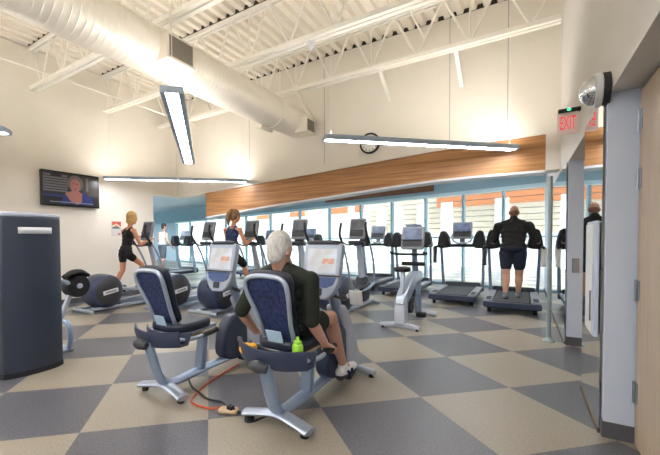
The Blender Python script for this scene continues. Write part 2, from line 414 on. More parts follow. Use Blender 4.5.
# free-standing slim post beside the mirror
pt = thing('floor_post', 'slim grey floor-standing post in front of the mirror, right of the occupied treadmill', 'post', (.285, 5.47, 0))
MB().cyl((0, 0, .03), (0, 0, 2.02), .024, seg=14).build('pole', 'post_grey', pt)
MB().lathe([(.06, 0), (.06, .012), (.04, .03), (.03, .05)], seg=28).build('base', 'post_grey', pt)

# ------------------------------------------------------------------ roof deck, joists, pipes
m = MB(); x = XL-.25; rows0 = []; 
prof = []
pitchd = .19
while x < XR+.3:
    prof += [(x, 4.88), (x+.085, 4.88), (x+.105, 4.95), (x+.17, 4.95)]; x += pitchd
m.quads([[(px, YB-.1, pz) for px, pz in prof], [(px, YC+.3, pz) for px, pz in prof]])
struct(m.build('ceiling', 'deck_paint', flat=True))
struct(MB().span((XL-.3, YB-.2, 4.965), (XR+.4, YC+.35, 5.1)).build('roof_slab', 'deck_paint', flat=True))
JY = [(5.95, 'roof joist nearest the clock wall'), (4.55, 'roof joist second from the clock wall, above the blond woman'), (3.15, 'roof joist third from the clock wall, crossing the near part of the duct'), (1.75, 'roof joist fourth from the clock wall, at the top edge of view'), (.35, None), (-1.05, None), (-2.45, None)]
def joist(y, label):
    t = thing('roof_joist', 'white '+(label or 'roof joist behind the viewpoint'), 'joist', ((XL+XR)/2, y, 4.08), group='roof joists')
    h = (XR-XL)/2; zt = .79
    m = MB()
    for s in (-1, 1): m.box((0, s*.04, zt-.03), (2*h, .05, .05))
    m.build('top_chord', 'steel_paint', t, flat=True)
    MB().box((0, 0, zt+.035), (2*h, .125, .07)).build('chord_shade', 'flute_shade', t, flat=True, label='dark strip painting the shade between chord and deck ribs')  # dark bar stands for the flute shade above the chord
    m = MB()
    for s in (-1, 1): m.box((0, s*.045, .025), (2*h-.1, .06, .06))
    m.build('bottom_chord', 'steel_paint', t, flat=True)
    n = 11; w = 2*h/n
    for i in range(n):
        x0 = -h+i*w
        m = MB(); m.cyl((x0+.02, 0, zt-.03), (x0+w/2, 0, .03), .018, seg=8); m.cyl((x0+w/2, 0, .03), (x0+w-.02, 0, zt-.03), .018, seg=8)
        if i % 2: m.cyl((x0+w/2, 0, .03), (x0+w/2, 0, zt-.03), .012, seg=8)
        m.build('web', 'steel_paint', t)
    return t
for y, l in JY: joist(y, l)
for i, (x, z, l) in enumerate(((-6.85, 4.15, 'thin pipe under the joists, nearer the left wall'), (-5.9, 4.62, 'thin pipe between the joists, left of the duct'), (-1.4, 4.62, 'thin pipe between the joists, right of the duct'))):
    tag(MB().cyl((x, YB+.05, z), (x, YC-.02, z), .017, seg=10).build('ceiling_pipe', 'steel_paint'), 'white painted '+l, 'pipe', 'ceiling pipes')
for i, x in enumerate((-3.6, -2.0, -.85)):
    tag(MB().bar((x, 5.95, 4.09), (x+.02, 6.49, 3.72), .05, .05).build('wall_brace', 'steel_paint', flat=True), 'short white brace from the last joist to the clock wall, '+('above the duct end', 'above the clock', 'above the right light')[i], 'brace', 'joist braces')
sn = thing('ceiling_sensor', 'small white round sensor under the second roof joist', 'sensor', (-2.52, 4.55, 4.075))
MB().lathe([(.03, 0), (.05, -.01), (.055, -.05)], seg=20).build('base', 'plate_white', sn); MB().ell((0, 0, -.07), (.055, .055, .06)).build('dome', 'plate_white', sn)

# ------------------------------------------------------------------ duct
DX, DZ, DR = -3.82, 3.6, .285
d = thing('air_duct', 'big round cream spiral air duct hanging below the roof joists', 'duct', (DX, 1, DZ))
prof = []
y = YB+.02-1
while y < 6.22-1:
    prof += [(DR, y), (DR, y+.06), (DR+.0035, y+.066), (DR, y+.072)]; y += .075
prof += [(DR, 5.25), (DR-.02, 5.33), (DR-.08, 5.4)]
MB().lathe(prof, axis='y', seg=48).build('pipe', 'duct_paint', d, ang=60)
for y in (-3.2, -.6, 2.0, 4.4):
    m = MB()
    for s in (-1, 1): m.cyl((s*.2, y, .2), (s*.2, y, 1.27), .008, seg=8)
    m.tube([(math.cos(a)*(DR+.012), y, math.sin(a)*(DR+.012)) for a in [2*PI*i/24 for i in range(24)]], .012, seg=6, k=1, closed=True, sm=False)
    m.build('hanger', 'steel_paint', d)
def vent(y0, y1, z0, z1, x1, mn='air_vent'):
    v = MB(); v.span((.12, y0-1, z0-DZ), (x1-DX, y1-1, z1-DZ)); o = v.build('vent_box', 'duct_paint', d, flat=True, bev=.004)
    xx = x1-DX
    g = MB(); g.span((xx, y0-1+.03, z0-DZ+.03), (xx+.004, y1-1-.03, z1-DZ-.03)); 
    n = 12
    for i in range(n):
        z = z0-DZ+.04+(z1-z0-.08)*i/(n-1); g.box((xx+.009, (y0+y1)/2-1, z), (.014, y1-y0-.07, .006), (0, 25, 0))
    g.build('grille', 'grille_grey', o, flat=True)
vent(2.79, 3.2, 3.38, 3.68, DX+.40)
vent(6.0, 6.33, 3.33, 3.6, DX+.40)
v = MB(); v.box((-.12, 4.35, -.3), (.16, .34, .07), (0, 18, 0)); v.build('register', 'duct_paint', d, flat=True)

# ------------------------------------------------------------------ linear pendant lights
def pendant(a, b_, label, lamp=None):
    a = Vector(a); b_ = Vector(b_); L = (b_-a).length; mid = (a+b_)/2
    t = thing('linear_light', label, 'light', mid, math.atan2(b_.y-a.y, b_.x-a.x), 'linear pendant lights')
    m = MB()
    for s in (-1, 1): m.box((0, s*.078, 0), (L, .045, .06))
    m.box((0, 0, .012), (L, .115, .012))
    for s in (-1, 1): m.box((s*(L/2+.006), 0, 0), (.012, .2, .062))
    m.build('housing', 'housing_blue_grey', t, flat=True, bev=.004)
    for s in (-1, 1):
        MB().box((s*L/4, 0, -.018), (L/2-.03, .108, .02)).build('lens', lamp or 'lamp_lens', t, flat=True, label='white glowing lens')
    MB().box((0, 0, .024), (L-.06, .11, .01)).build('uplight', lamp or 'lamp_up', t, flat=True, label='glowing strip facing the ceiling')
    for s in (-1, 1):
        MB().cyl((s*(L/2-.08), 0, .03), (s*(L/2-.08), 0, (3.14 if lamp else 4.87)-mid.z), .004, seg=6).build('cable', 'steel_paint', t)
    return t
LZ = 2.6
pendant((-2.17, 4.30, LZ), (-.11, 6.36, LZ), 'long slim pendant light in front of the clock and beam')
pendant((-2.60, 2.16, LZ), (-4.74, 4.28, LZ), 'long slim pendant light seen from below under the duct')
pendant((-7.38, 4.35, LZ), (-5.22, 6.40, LZ), 'long slim pendant light right of the television')
for i, (x, y) in enumerate(((-5.6, -.4), (-1.2, -.2), (-3.4, -2.8), (-3.2, -.6), (-6.3, -2.9), (-1.0, -3.2))):  # unseen pendants added as fill for the surfaces facing the camera
    pendant((x-1.05, y-1.05, 2.9), (x+1.05, y+1.05, 2.9), 'long slim pendant fill light added behind the viewpoint')
pendant((-7.3, -.27, 2.6), (-5.19, 1.84, 2.6), 'long slim pendant light whose tip shows at the far left edge')

# added fill lights in the window bay, above the sight line of the beam
for x, yy, l in ((-1.2, 8.6, 'right end'), (-4.9, 8.2, 'middle')):
    t = thing('bay_fill_light', 'added white fill light over the window bay, '+l, 'light', (x, yy, 3.15), math.atan2(-.25, 1), 'window bay fill lights')
    MB().span((-1.2, -.1, -.06), (1.2, .1, 0)).build('housing', 'plate_white', t, flat=True, bev=.004)
    MB().span((-1.17, -.08, -.07), (1.17, .08, -.06)).build('lens', 'lamp_lens', t, flat=True)
pendant((-7.9, 7.3, 2.84), (-10.4, 6.7, 2.84), 'added pendant fill light in the window bay beyond the end of the left wall', 'bay_fill_lamp')  # unseen lamp added to brighten the left of the window bay
for x, y, l in ((-13.5, 8.2, 'nearest the left wall'), (-17.5, 10.2, 'second from the left wall'), (-21.3, 12.2, 'farthest from the left wall')):  # more unseen lamps, added behind the left wall for the blue walls
    pendant((x+1.2, y-.3, 2.6), (x-1.2, y+.3, 2.6), 'added pendant fill light far left in the window bay, '+l, 'bay_fill_lamp')
# ------------------------------------------------------------------ things on the walls
tv = thing('television', 'wall-mounted flat television showing a woman in a blue jacket', 'television', (XL, 3.78, 2.305), R(90))
# local: x along the wall (+x = away from camera), y towards the wall (-y into the room), z up
def mb_tv(z0): return MB()
MB().prism(rrect(1.13, .68, .012, 3), -.085, -.035, 'y').build('body', 'tv_black', tv, flat=True, bev=.004)
MB().span((-.2, -.035, -.15), (.2, .0, .15)).build('wall_bracket', 'black_rubber', tv, flat=True)
sc_ = MB().span((-.545, -.088, -.315), (.545, -.0855, .315)).build('screen', 'tv_bg', tv, flat=True)
def pic(name, m, poly, k):
    y = -.0885-.0012*k
    MB().prism(poly, y-.001, y, 'y').build(name, m, sc_, flat=True)
def oval(cx, cz, rx, rz, n=24): return [(cx+rx*math.cos(2*PI*i/n), cz+rz*math.sin(2*PI*i/n)) for i in range(n)]
def rect(x0, z0, x1, z1): return [(x0, z0), (x1, z0), (x1, z1), (x0, z1)]
for i in range(7): pic('picture_blind', 'tv_blind', rect(-.53, -.06+i*.05, -.08, -.06+i*.05+.033), 0)
pic('picture_wall', 'tv_wall', rect(.2, -.1, .53, .29), 0)
pic('picture_frame', 'tv_blind', rect(.28, .0, .33, .27), 1)
pic('picture_desk', 'tv_dark', rect(-.53, -.31, .53, -.12), 1)
pic('picture_band', 'tv_jacket', rect(-.53, -.16, -.05, -.12), 2)
pic('picture_jacket', 'tv_jacket', [(-.22, -.29), (.44, -.29), (.38, -.12), (.24, -.04), (.14, -.03), (-.02, -.04), (-.14, -.11)], 3)
pic('picture_chest', 'tv_skin', [(-.14, -.08), (.0, -.02), (.12, -.02), (.2, -.06), (.19, -.24), (.1, -.29), (-.02, -.24)], 4)
pic('picture_hair', 'tv_hair', oval(.07, .13, .155, .165), 5)
pic('picture_face', 'tv_skin', oval(.065, .095, .098, .135), 6)
pic('picture_eyes', 'tv_dark', rect(.01, .115, .045, .128), 7); pic('picture_eyes', 'tv_dark', rect(.085, .115, .12, .128), 7)
pic('picture_mouth', 'tv_jacket', rect(.035, .015, .095, .028), 7)
pic('picture_line', 'tv_line', rect(-.42, -.265, .42, -.255), 8)
pic('picture_banner', 'tv_dark', rect(-.4, .23, -.2, .28), 8)

ps = thing('poster', 'small red and teal poster on the white wall left of the blond woman', 'poster', (XL, 4.775, 1.545), R(90))
MB().span((-.115, -.012, -.17), (.115, 0, .17)).build('backing', 'paper', ps, flat=True)
for i, (nm, pl) in enumerate((('poster_teal', rect(-.105, .0, .105, .16)), ('poster_red', [(-.105, .06), (.105, .02), (.105, .16), (-.105, .16)]), ('poster_cream', [(-.105, .03), (.0, .075), (.105, .0), (.105, .045), (.0, .12), (-.105, .07)]), ('poster_red', rect(.03, -.14, .09, -.1)))):
    MB().prism(pl, -.0145-.001*i, -.0135-.001*i, 'y').build('print', nm, ps, flat=True)
tag(MB().span((XL, 4.2, 0.36), (XL+.008, 4.28, .48)).build('wall_outlet', 'plate_white', bev=.003), 'white electrical outlet low on the left wall', 'outlet')

ck = thing('wall_clock', 'round black-rimmed wall clock above the timber beam', 'clock', (-2.355, YC, 3.03))
MB().lathe([(.185, 0), (.19, -.02), (.19, -.05), (.16, -.05), (.155, -.035), (.0, -.035)], axis='y', seg=40).build('rim', 'black_rubber', ck)
f_ = MB().lathe([(.157, -.0355), (.157, -.04)], axis='y', seg=40).build('face', 'clock_face', ck)
m = MB()
for i in range(12):
    a = i*PI/6; m.box((math.sin(a)*.13, -.042, math.cos(a)*.13), (.012, .003, .03), (0, math.degrees(a), 0))
m.build('hour_marks', 'black_rubber', f_, flat=True)
MB().box((-.03, -.045, .025), (.012, .003, .09), (0, -50, 0)).build('hand', 'black_rubber', ck, flat=True)
MB().box((.03, -.047, .05), (.009, .003, .13), (0, 32, 0)).build('hand', 'black_rubber', ck, flat=True)

dm = thing('dome_mirror', 'silver convex dome mirror on the right wall above the narrow mirror', 'mirror', (XR-.022, 3.04, 2.205))
MB().lathe([(.1, .02), (.1, -.012), (.09, -.014)], axis='x', seg=36).build('back_ring', 'rubber_ring', dm)
MB().lathe([(.09, -.014), (.106, -.02), (.106, -.05), (.085, -.055)], axis='x', seg=36).build('white_ring', 'plate_white', dm)
MB().lathe([(.09, -.054)]+[(.09*math.cos(a), -.054-.075*math.sin(a)) for a in [i*PI/2/10 for i in range(1, 11)]], axis='x', seg=36).build('dome', 'chrome', dm)
ex = thing('exit_sign', 'red-lettered exit sign projecting from the right wall', 'sign', (XR, 4.4, 2.38))
MB().span((-.17, -.03, .085), (0, .03, .12)).build('canopy', 'black_rubber', ex, bev=.006)
MB().ell((-.09, -.045, .1), (.016, .01, .012)).build('indicator', 'green_led', ex)
pn = MB().span((-.175, -.005, -.12), (-.015, .005, .085)).build('panel', 'exit_panel', ex, flat=True)
def text(s, size, m, parent, mtx, name='lettering', depth=.002):
    c = bpy.data.curves.new('t', 'FONT'); c.body = s; c.size = size; c.extrude = depth; c.align_x = 'CENTER'; c.align_y = 'CENTER'
    o = bpy.data.objects.new('t', c); COL.objects.link(o); bpy.context.view_layer.update()
    me = bpy.data.meshes.new_from_object(o.evaluated_get(bpy.context.evaluated_depsgraph_get())); bpy.data.objects.remove(o)
    me.transform(mtx); me.materials.clear(); me.materials.append(M[m])
    o = bpy.data.objects.new(name, me); COL.objects.link(o); o.parent = parent; return o
text('EXIT', .1, 'red_letter', pn, Matrix.Translation((-.095, -.006, -.02)) @ Matrix.Rotation(R(90), 4, 'X') @ Matrix.Diagonal((.6, 1.8, 1, 1)))

# ------------------------------------------------------------------ console used by the machines
def console(parent, c, w, h, tilt, screen='screen_pale', housing='console_grey', style=0):
    """display facing -y, leaning back by tilt degrees; housing > screen, keypad, button, ledge"""
    mt = Matrix.Translation(Vector(c)) @ Matrix.Rotation(R(-tilt), 4, 'X')
    if style == 0:   # recumbent bike: rounded shield
        pl = [(-w*.47, h*.5), (w*.47, h*.5), (w*.5, h*.46), (w*.47, -h*.12), (w*.44, -h*.26), (w*.33, -h*.42), (w*.18, -h*.5), (-w*.18, -h*.5), (-w*.33, -h*.42), (-w*.44, -h*.26), (-w*.47, -h*.12), (-w*.5, h*.46)]
    else:
        pl = rrect(w, h, .03)
    hs = MB().prism(pl, -.03, .035, 'y').xf(mt).build('console', housing, parent, bev=.012)
    if style == 0:
        MB().prism(rect(-w*.38, -h*.04, w*.38, h*.4), -.034, -.03, 'y').xf(mt).build('screen', screen, hs, flat=True)
        MB().prism([(-w*.41, -h*.11), (w*.41, -h*.11), (w*.34, -h*.24), (w*.18, -h*.3), (-w*.18, -h*.3), (-w*.34, -h*.24)], -.035, -.03, 'y').xf(mt).build('keypad', 'keypad_blue', hs, flat=True)
        MB().box((0, -.034, -h*.085), (w*.98, .02, .012)).xf(mt).build('ledge', 'charcoal', hs, bev=.003)
        MB().box((-.01, -.035, -h*.37), (.075, .012, .06)).xf(mt).build('button', 'charcoal', hs, bev=.012)
        MB().tube([(-w*.42, .0, h*.485), (-w*.34, -.022, h*.51), (0, -.026, h*.515), (w*.34, -.022, h*.51), (w*.42, 0, h*.485)], .02).xf(mt).build('top_handle', 'charcoal', hs)
        MB().prism(rect(w*.02, h*.13, w*.32, h*.22), -.0352, -.034, 'y').xf(mt).build('picture', 'picture_tan', hs, flat=True)
    else:
        MB().prism(rrect(w*.82, h*.5, .01, 3, 0, h*.17), -.034, -.03, 'y').xf(mt).build('screen', screen, hs, flat=True)
        MB().prism(rrect(w*.86, h*.26, .02, 3, 0, -h*.26), -.036, -.03, 'y').xf(mt).build('keypad', 'charcoal', hs, flat=True)
        MB().box((0, -.04, -h*.105), (w*.9, .03, .014)).xf(mt).build('ledge', 'charcoal', hs, bev=.003)
    return hs

# ------------------------------------------------------------------ recumbent bikes
def recumbent(loc, label, screen):
    t = thing('recumbent_bike', label, 'exercise bike', loc, group='recumbent bikes')
    rf = MB().tube([(-.265, -.02, .045), (-.14, 0, .068), (0, .015, .085), (.14, 0, .068), (.265, -.02, .045)], .055, seg=14, w=(1, .42)).build('rear_foot', 'silver', t)
    for s in (-1, 1): MB().cyl((s*.22, -.015, 0), (s*.22, -.015, .035), .028, .024).build('rubber_foot', 'black_rubber', rf)
    ff = MB().tube([(-.26, 1.2, .04), (0, 1.2, .06), (.26, 1.2, .04)], .035, seg=12, w=(.7, 1)).build('front_foot', 'silver', t)
    for s in (-1, 1): MB().cyl((s*.23, 1.2, 0), (s*.23, 1.2, .03), .026).build('rubber_foot', 'black_rubber', ff)
    MB().tube([(0, -.15, .48), (0, -.11, .36), (0, -.055, .2), (0, .0, .11), (0, .1, .08), (0, .3, .085), (0, .7, .1), (0, 1.2, .09)], .054, seg=16, k=6, w=(1, .55)).build('frame', 'silver_blue', t)
    MB().bar((0, .4, .1), (0, .45, .45), .1, .055).build('seat_post', 'silver_blue', t, bev=.014)
    MB().bar((0, -.13, .475), (0, .58, .47), .09, .05).build('seat_rail', 'silver', t, bev=.01)
    MB().bar((.03, .22, .44), (.03, .6, .44), .07, .03).build('rail_cover', 'tan_plastic', t, bev=.006)
    # seat and backrest
    m = MB().prism(rrect(.4, .42, .12, 6), 0, .075, 'z'); m.xf(Matrix.Translation((0, .2, .52)))
    m.build('seat', 'seat_vinyl', t, bev=.025, seg=3)
    B = Matrix.Translation((0, .035, .575)) @ Matrix.Rotation(R(22), 4, 'X')
    loop = [(-.085, 0, .0), (-.12, .0, .03), (-.125, .0, .14), (-.14, 0, .24), (-.162, -.005, .36), (-.158, 0, .45), (-.11, .01, .485), (0, .015, .492), (.11, .01, .485), (.158, 0, .45), (.162, -.005, .36), (.14, 0, .24), (.125, 0, .14), (.12, 0, .03), (.085, 0, 0), (0, 0, -.012)]
    bk = MB().tube(loop, .0165, seg=10, k=4, closed=True).xf(B).build('backrest_frame', 'silver', t)
    inner = smooth([(x*.93, z*.97+.006) for x, y, z in [(p[0], 0, p[2]) for p in loop]] and [(p[0]*.93, 0, p[2]*.97+.006) for p in loop], 3, True)
    MB().prism([(p.x, p.z) for p in inner], .005, .03, 'y').xf(B).build('back_panel', 'seat_fabric', bk, bev=.008)
    outer = smooth([(p[0]*1.08, 0, p[2]*1.03+.004) for p in loop], 3, True)
    MB().prism([(p.x, p.z) for p in outer], .03, .085, 'y').xf(B).build('back_cushion', 'seat_vinyl', t, bev=.02, seg=3)
    MB().box((-.005, -.035, .055), (.125, .006, .11)).xf(B).build('placard', 'plate_blue', t, bev=.002, label='pale blue rectangular placard')
    # cup tray: curved trough
    n = 14; m = MB(); rows = []
    for i in range(n+1):
        u = i/n*2-1; x = u*.275; yb = -.17+.10*u*u; zt = .56+.012*abs(u); dep = .125-.04*(1-min(1, abs(u)/.3)) if abs(u) < .3 else .125
        rows.append([(x, yb, zt), (x, yb-.004, zt-.05), (x*.97, yb+.02, zt-dep), (x*.97, yb+.1, zt-dep), (x, yb+.135, zt-.03), (x, yb+.12, zt-.03), (x*.95, yb+.095, zt-dep+.012), (x*.95, yb+.03, zt-dep+.012), (x*.97, yb+.014, zt)])
    V = [[m.bm.verts.new(p) for p in r] for r in rows]
    for i in range(n):
        for j in range(9): m.bm.faces.new((V[i][j], V[i][(j+1) % 9], V[i+1][(j+1) % 9], V[i+1][j]))
    m.bm.faces.new(V[0]); m.bm.faces.new(V[-1][::-1]); m.build('cup_tray', 'navy_plastic', t, ang=50)
    MB().tube([(-.06, -.2, .465), (0, -.215, .475), (.06, -.2, .465)], [.03, .042, .03], seg=12).build('recline_knob', 'charcoal', t)
    for s in (-1, 1):
        m = MB().tube([(s*.2, -.03, .49), (s*.255, .08, .485), (s*.262, .2, .49), (s*.258, .34, .505)], .017)
        hb = m.build('handlebar', 'silver', t)
        MB().tube([(s*.261, .19, .49), (s*.262, .27, .497), (s*.257, .36, .507)], .022).build('grip', 'black_rubber', hb)
    # drive housing, mast, console
    hp = smooth([(.66, 0, .16), (.66, 0, .32), (.72, 0, .46), (.84, 0, .53), (.97, 0, .5), (1.06, 0, .38), (1.08, 0, .2), (1.0, 0, .1), (.8, 0, .08)], 4, True)
    MB().prism([(p.x, p.z) for p in hp], -.068, .068, 'x').build('drive_cover', 'navy_plastic', t, bev=.03, seg=3)
    sp = smooth([(1.02, 0, .1), (1.0, 0, .3), (.98, 0, .5), (.9, 0, .66), (.97, 0, .68), (1.1, 0, .52), (1.22, 0, .3), (1.3, 0, .1), (1.2, 0, .06)], 4, True)
    MB().prism([(p.x, p.z) for p in sp], -.085, .085, 'x').build('front_shroud', 'light_grey', t, bev=.02, seg=3)
    MB().tube([(0, 1.02, .5), (0, .93, .68), (0, .86, .82), (0, .84, .95)], [.055, .05, .045, .04], seg=12).build('mast', 'silver_blue', t)
    console(t, (-.035, .74, 1.0), .36, .475, 12, screen)
    m = MB()
    for s in (-1, 1): m.tube([(s*.03, .84, .78), (s*.14, .8, .77), (s*.18, .72, .8), (s*.16, .66, .82)], .014)
    m.build('front_handlebar', 'charcoal', t)
    cr = MB().cyl((-.1, .86, .28), (.1, .86, .28), .022); cr.cyl((.08, .86, .28), (.08, .9, .11), .014); cr.cyl((-.08, .86, .28), (-.08, .98, .37), .014); cr.build('crank', 'mid_grey', t)
    for s, y, z in ((1, .9, .1), (-1, .99, .38)): 
        MB().box((s*.125, y, z), (.1, .12, .025), (12, 0, 0)).build('pedal', 'black_rubber', t, bev=.006)
    return t
BR = (-1.38, 2.0, 0); BL = (-2.45, 1.91, 0)
recumbent(BR, 'silver and navy recumbent bike ridden by the white-haired man', 'screen_pale')
recumbent(BL, 'empty silver and navy recumbent bike left of the white-haired man', 'screen_pale')
# things on the occupied bike's tray
y = thing('green_bottle', 'lime green squeeze bottle standing in the tray of the occupied bike', 'bottle', (-1.185, 1.95, .472))
MB().lathe([(.026, 0), (.03, .01), (.031, .05), (.029, .068), (.035, .085), (.036, .12), (.03, .135), (.015, .142)], seg=24).build('body', 'green_plastic', y)
MB().lathe([(.024, .135), (.026, .14), (.026, .155), (.012, .16), (.01, .178), (.006, .182)], seg=20).build('cap', 'green_plastic', y)
m = MB()
for i in range(9): m.ell((random.uniform(-.045, .045), random.uniform(-.025, .02), random.uniform(.02, .06)), (random.uniform(.025, .04), random.uniform(.02, .03), random.uniform(.02, .035)), seg=10)
yc = m.build('yellow_cloth', 'yellow_cloth'); yc.location = (-1.575, 1.94, .485)
rm = yc.modifiers.new('r', 'REMESH'); rm.mode = 'VOXEL'; rm.voxel_size = .008; yc.modifiers.new('s', 'SMOOTH').iterations = 2
tag(yc, 'crumpled yellow cloth in the tray of the occupied bike', 'cloth')
wb = MB(); wb.quads([[(-.06+.12*i/8, .012*math.sin(i*1.1)+.006*j, .13-.13*j/5) for i in range(9)] for j in range(6)])
o = wb.build('white_towel', 'white_towel'); so = o.modifiers.new('s', 'SOLIDIFY'); so.thickness = .012; o.location = (-1.235, 3.02, .685)
tag(o, 'folded white towel hanging behind the occupied bike console', 'towel')

# ------------------------------------------------------------------ ellipticals
def elliptical(loc, label, screen='screen_grey'):
    t = thing('elliptical_trainer', label, 'elliptical', loc, group='elliptical trainers')
    fc = (0, .36, .35)
    MB().lathe([(.2, -.235), (.27, -.225), (.3, -.19), (.31, -.1), (.315, 0), (.31, .1), (.3, .19), (.27, .225), (.2, .235)], fc, 'x', 40).build('flywheel_cover', 'drum_plastic', t, ang=50)
    for s in (-1, 1):
        cp = MB().lathe([(.24, s*.215), (.247, s*.235), (.235, s*.248), (.05, s*.252)], fc, 'x', 36).build('side_cap', 'cap_plastic', t, ang=50)
        pl = MB(); pl.box((s*.256, fc[1]+.02, fc[2]+.0), (.012, .29, .075), (9*1, 0, 0)); pl = pl.build('label_plate', 'plate_white', cp, bev=.003, label='white rectangular name plate')
        MB().box((s*.2625, fc[1]+.02, fc[2]), (.002, .2, .03), (9, 0, 0)).build('plate_print', 'mid_grey', cp, flat=True)
    rf = MB().tube([(-.33, .0, .025), (0, -.01, .04), (.33, .0, .025)], .035, seg=12, w=(.6, 1)).build('rear_foot', 'silver', t)
    m = MB()
    for s in (-1, 1): m.bar((s*.15, .0, .05), (s*.17, 1.62, .06), .06, .05)
    m.bar((-.2, 1.6, .06), (.2, 1.6, .06), .06, .05, (0, 1, 0)); m.bar((0, .68, .1), (0, 1.5, .14), .12, .1); m.build('base_frame', 'silver', t, bev=.008)
    ff = MB().tube([(-.33, 1.66, .03), (0, 1.68, .045), (.33, 1.66, .03)], .035, seg=12, w=(.6, 1)).build('front_foot', 'silver', t)
    for s, py, pz in ((-1, .72, .3), (1, 1.16, .38)):
        MB().tube([(s*.17, .46, .4 if s > 0 else .3), (s*.17, py, pz-.06), (s*.2, 1.42, .34), (s*.25, 1.58, .42)], .028, seg=10).build('pedal_arm', 'silver', t)
        pd = MB().prism(rrect(.15, .4, .05), -.02, .02, 'z').xf(Matrix.Translation((s*.16, py, pz)) @ Matrix.Rotation(R(-10 if s < 0 else 8), 4, 'X')).build('foot_pedal', 'black_rubber', t, bev=.01)
        MB().tube([(s*.235, py-.16, pz+.0), (s*.24, py+.1, pz+.06), (s*.17, py+.21, pz+.07), (s*.1, py+.2, pz+.05)], .016).build('pedal_rim', 'charcoal', pd)
        h = MB().tube([(s*.25, 1.58, .42), (s*.27, 1.5, .75), (s*.275, 1.36, 1.05), (s*.275, 1.22, 1.25)], .02).build('moving_arm', 'silver_blue', t)
        MB().tube([(s*.275, 1.25, 1.2), (s*.27, 1.13, 1.36), (s*.25, 1.12, 1.5), (s*.245, 1.14, 1.58)], .024).build('grip', 'black_rubber', h)
        MB().tube([(s*.06, 1.38, 1.18), (s*.17, 1.3, 1.16), (s*.2, 1.16, 1.2), (s*.19, 1.06, 1.22)], .016).build('fixed_handle', 'charcoal', t)
    MB().tube([(0, 1.62, .06), (0, 1.6, .4), (0, 1.5, .85), (0, 1.4, 1.2)], [.07, .075, .065, .05], seg=14, w=(1, .75)).build('upright', 'light_grey', t)
    MB().prism(smooth([(1.4, 0, .08), (1.42, 0, .3), (1.52, 0, .5), (1.62, 0, .52), (1.7, 0, .3), (1.7, 0, .08)], 4, True) and [(p.x, p.z) for p in smooth([(1.4, 0, .08), (1.42, 0, .3), (1.52, 0, .5), (1.62, 0, .52), (1.7, 0, .3), (1.7, 0, .08)], 4, True)], -.11, .11, 'x').build('front_cover', 'charcoal', t, bev=.02)
    MB().box((0, 1.3, 1.2), (.3, .16, .06), (-15, 0, 0)).build('accessory_tray', 'charcoal', t, bev=.02)
    console(t, (0, 1.36, 1.47), .31, .4, 14, screen, 'mid_grey', 1)
    return t
e0 = elliptical((-6.5, 3.37, 0), 'elliptical trainer by the white wall, ridden by the blond woman')
for loc, l in (((-5.53, 4.16, 0), 'unused elliptical trainer right behind the blond woman\'s one'), ((-4.55, 4.37, 0), 'elliptical trainer ridden by the woman with the ponytail'), ((-3.6, 4.66, 0), 'unused elliptical trainer hidden behind the white-haired man'), ((-2.65, 5.25, 0), 'unused elliptical trainer behind the console of the occupied bike')):
    c = copy_tree(e0); c.location = loc; c['label'] = l

# ------------------------------------------------------------------ treadmills
def treadmill(loc, label, screen='screen_dim'):
    t = thing('treadmill', label, 'treadmill', loc, group='treadmills by the windows')
    m = MB(); m.span((-.37, .06, .07), (.37, 1.78, .17)); m.build('deck', 'charcoal', t, bev=.01)
    MB().span((-.27, .03, .165), (.27, 1.5, .205)).build('belt', 'belt_rubber', t, bev=.015)
    for s in (-1, 1):
        MB().span((s*.28, .02, .16), (s*.41, 1.55, .215)).build('side_rail', 'mid_grey', t, bev=.012)
        MB().span((s*.305, .08, .216), (s*.385, .45, .222)).build('foot_pad', 'black_rubber', t, bev=.004)
        MB().bar((s*.4, 1.62, .1), (s*.43, 1.42, 1.16), .055, .1).build('upright', 'silver_blue', t, bev=.015)
        lp = smooth([(s*.22, 0, 1.1), (s*.235, 0, 1.2), (s*.27, 0, 1.34), (s*.34, 0, 1.44), (s*.41, 0, 1.42), (s*.45, 0, 1.3), (s*.475, 0, 1.15), (s*.465, 0, 1.07), (s*.32, 0, 1.06)], 4, True)
        MB().prism([(p.x, p.z) for p in lp], 1.2, 1.5, 'y').build('side_shroud', 'black_rubber', t, bev=.04, seg=4)
        MB().tube([(s*.44, 1.3, 1.1), (s*.47, 1.05, 1.1), (s*.47, .9, 1.09)], .024).build('handrail', 'black_rubber', t)
        MB().cyl((s*.33, .12, 0), (s*.33, .12, .08), .03).build('rear_foot', 'black_rubber', t)
    MB().prism(rrect(.84, .1, .03), -.015, .08, 'y').xf(Matrix.Translation((0, 0, .14))).build('rear_cap', 'navy_plastic', t, bev=.015)
    hd = MB().prism([(1.45, .1), (1.45, .21), (1.55, .29), (1.78, .25), (1.86, .1)], -.36, .36, 'x').build('motor_hood', 'charcoal', t, bev=.025)
    MB().span((-.46, 1.38, 1.08), (.46, 1.45, 1.15)).build('crossbar', 'black_rubber', t, bev=.02)
    m = MB(); m.bar((0, 1.42, 1.1), (0, 1.5, 1.3), .1, .05); m.build('console_neck', 'mid_grey', t)
    MB().tube([(-.2, 1.42, 1.36), (-.17, 1.4, 1.22), (0, 1.38, 1.16), (.17, 1.4, 1.22), (.2, 1.42, 1.36)], .022).build('cup_rail', 'silver', t)
    console(t, (0, 1.47, 1.45), .4, .38, 16, screen, 'mid_grey', 1)
    return t
t0 = treadmill((-.14, 7.1, 0), 'treadmill with the walking man on it, beside the mirror')
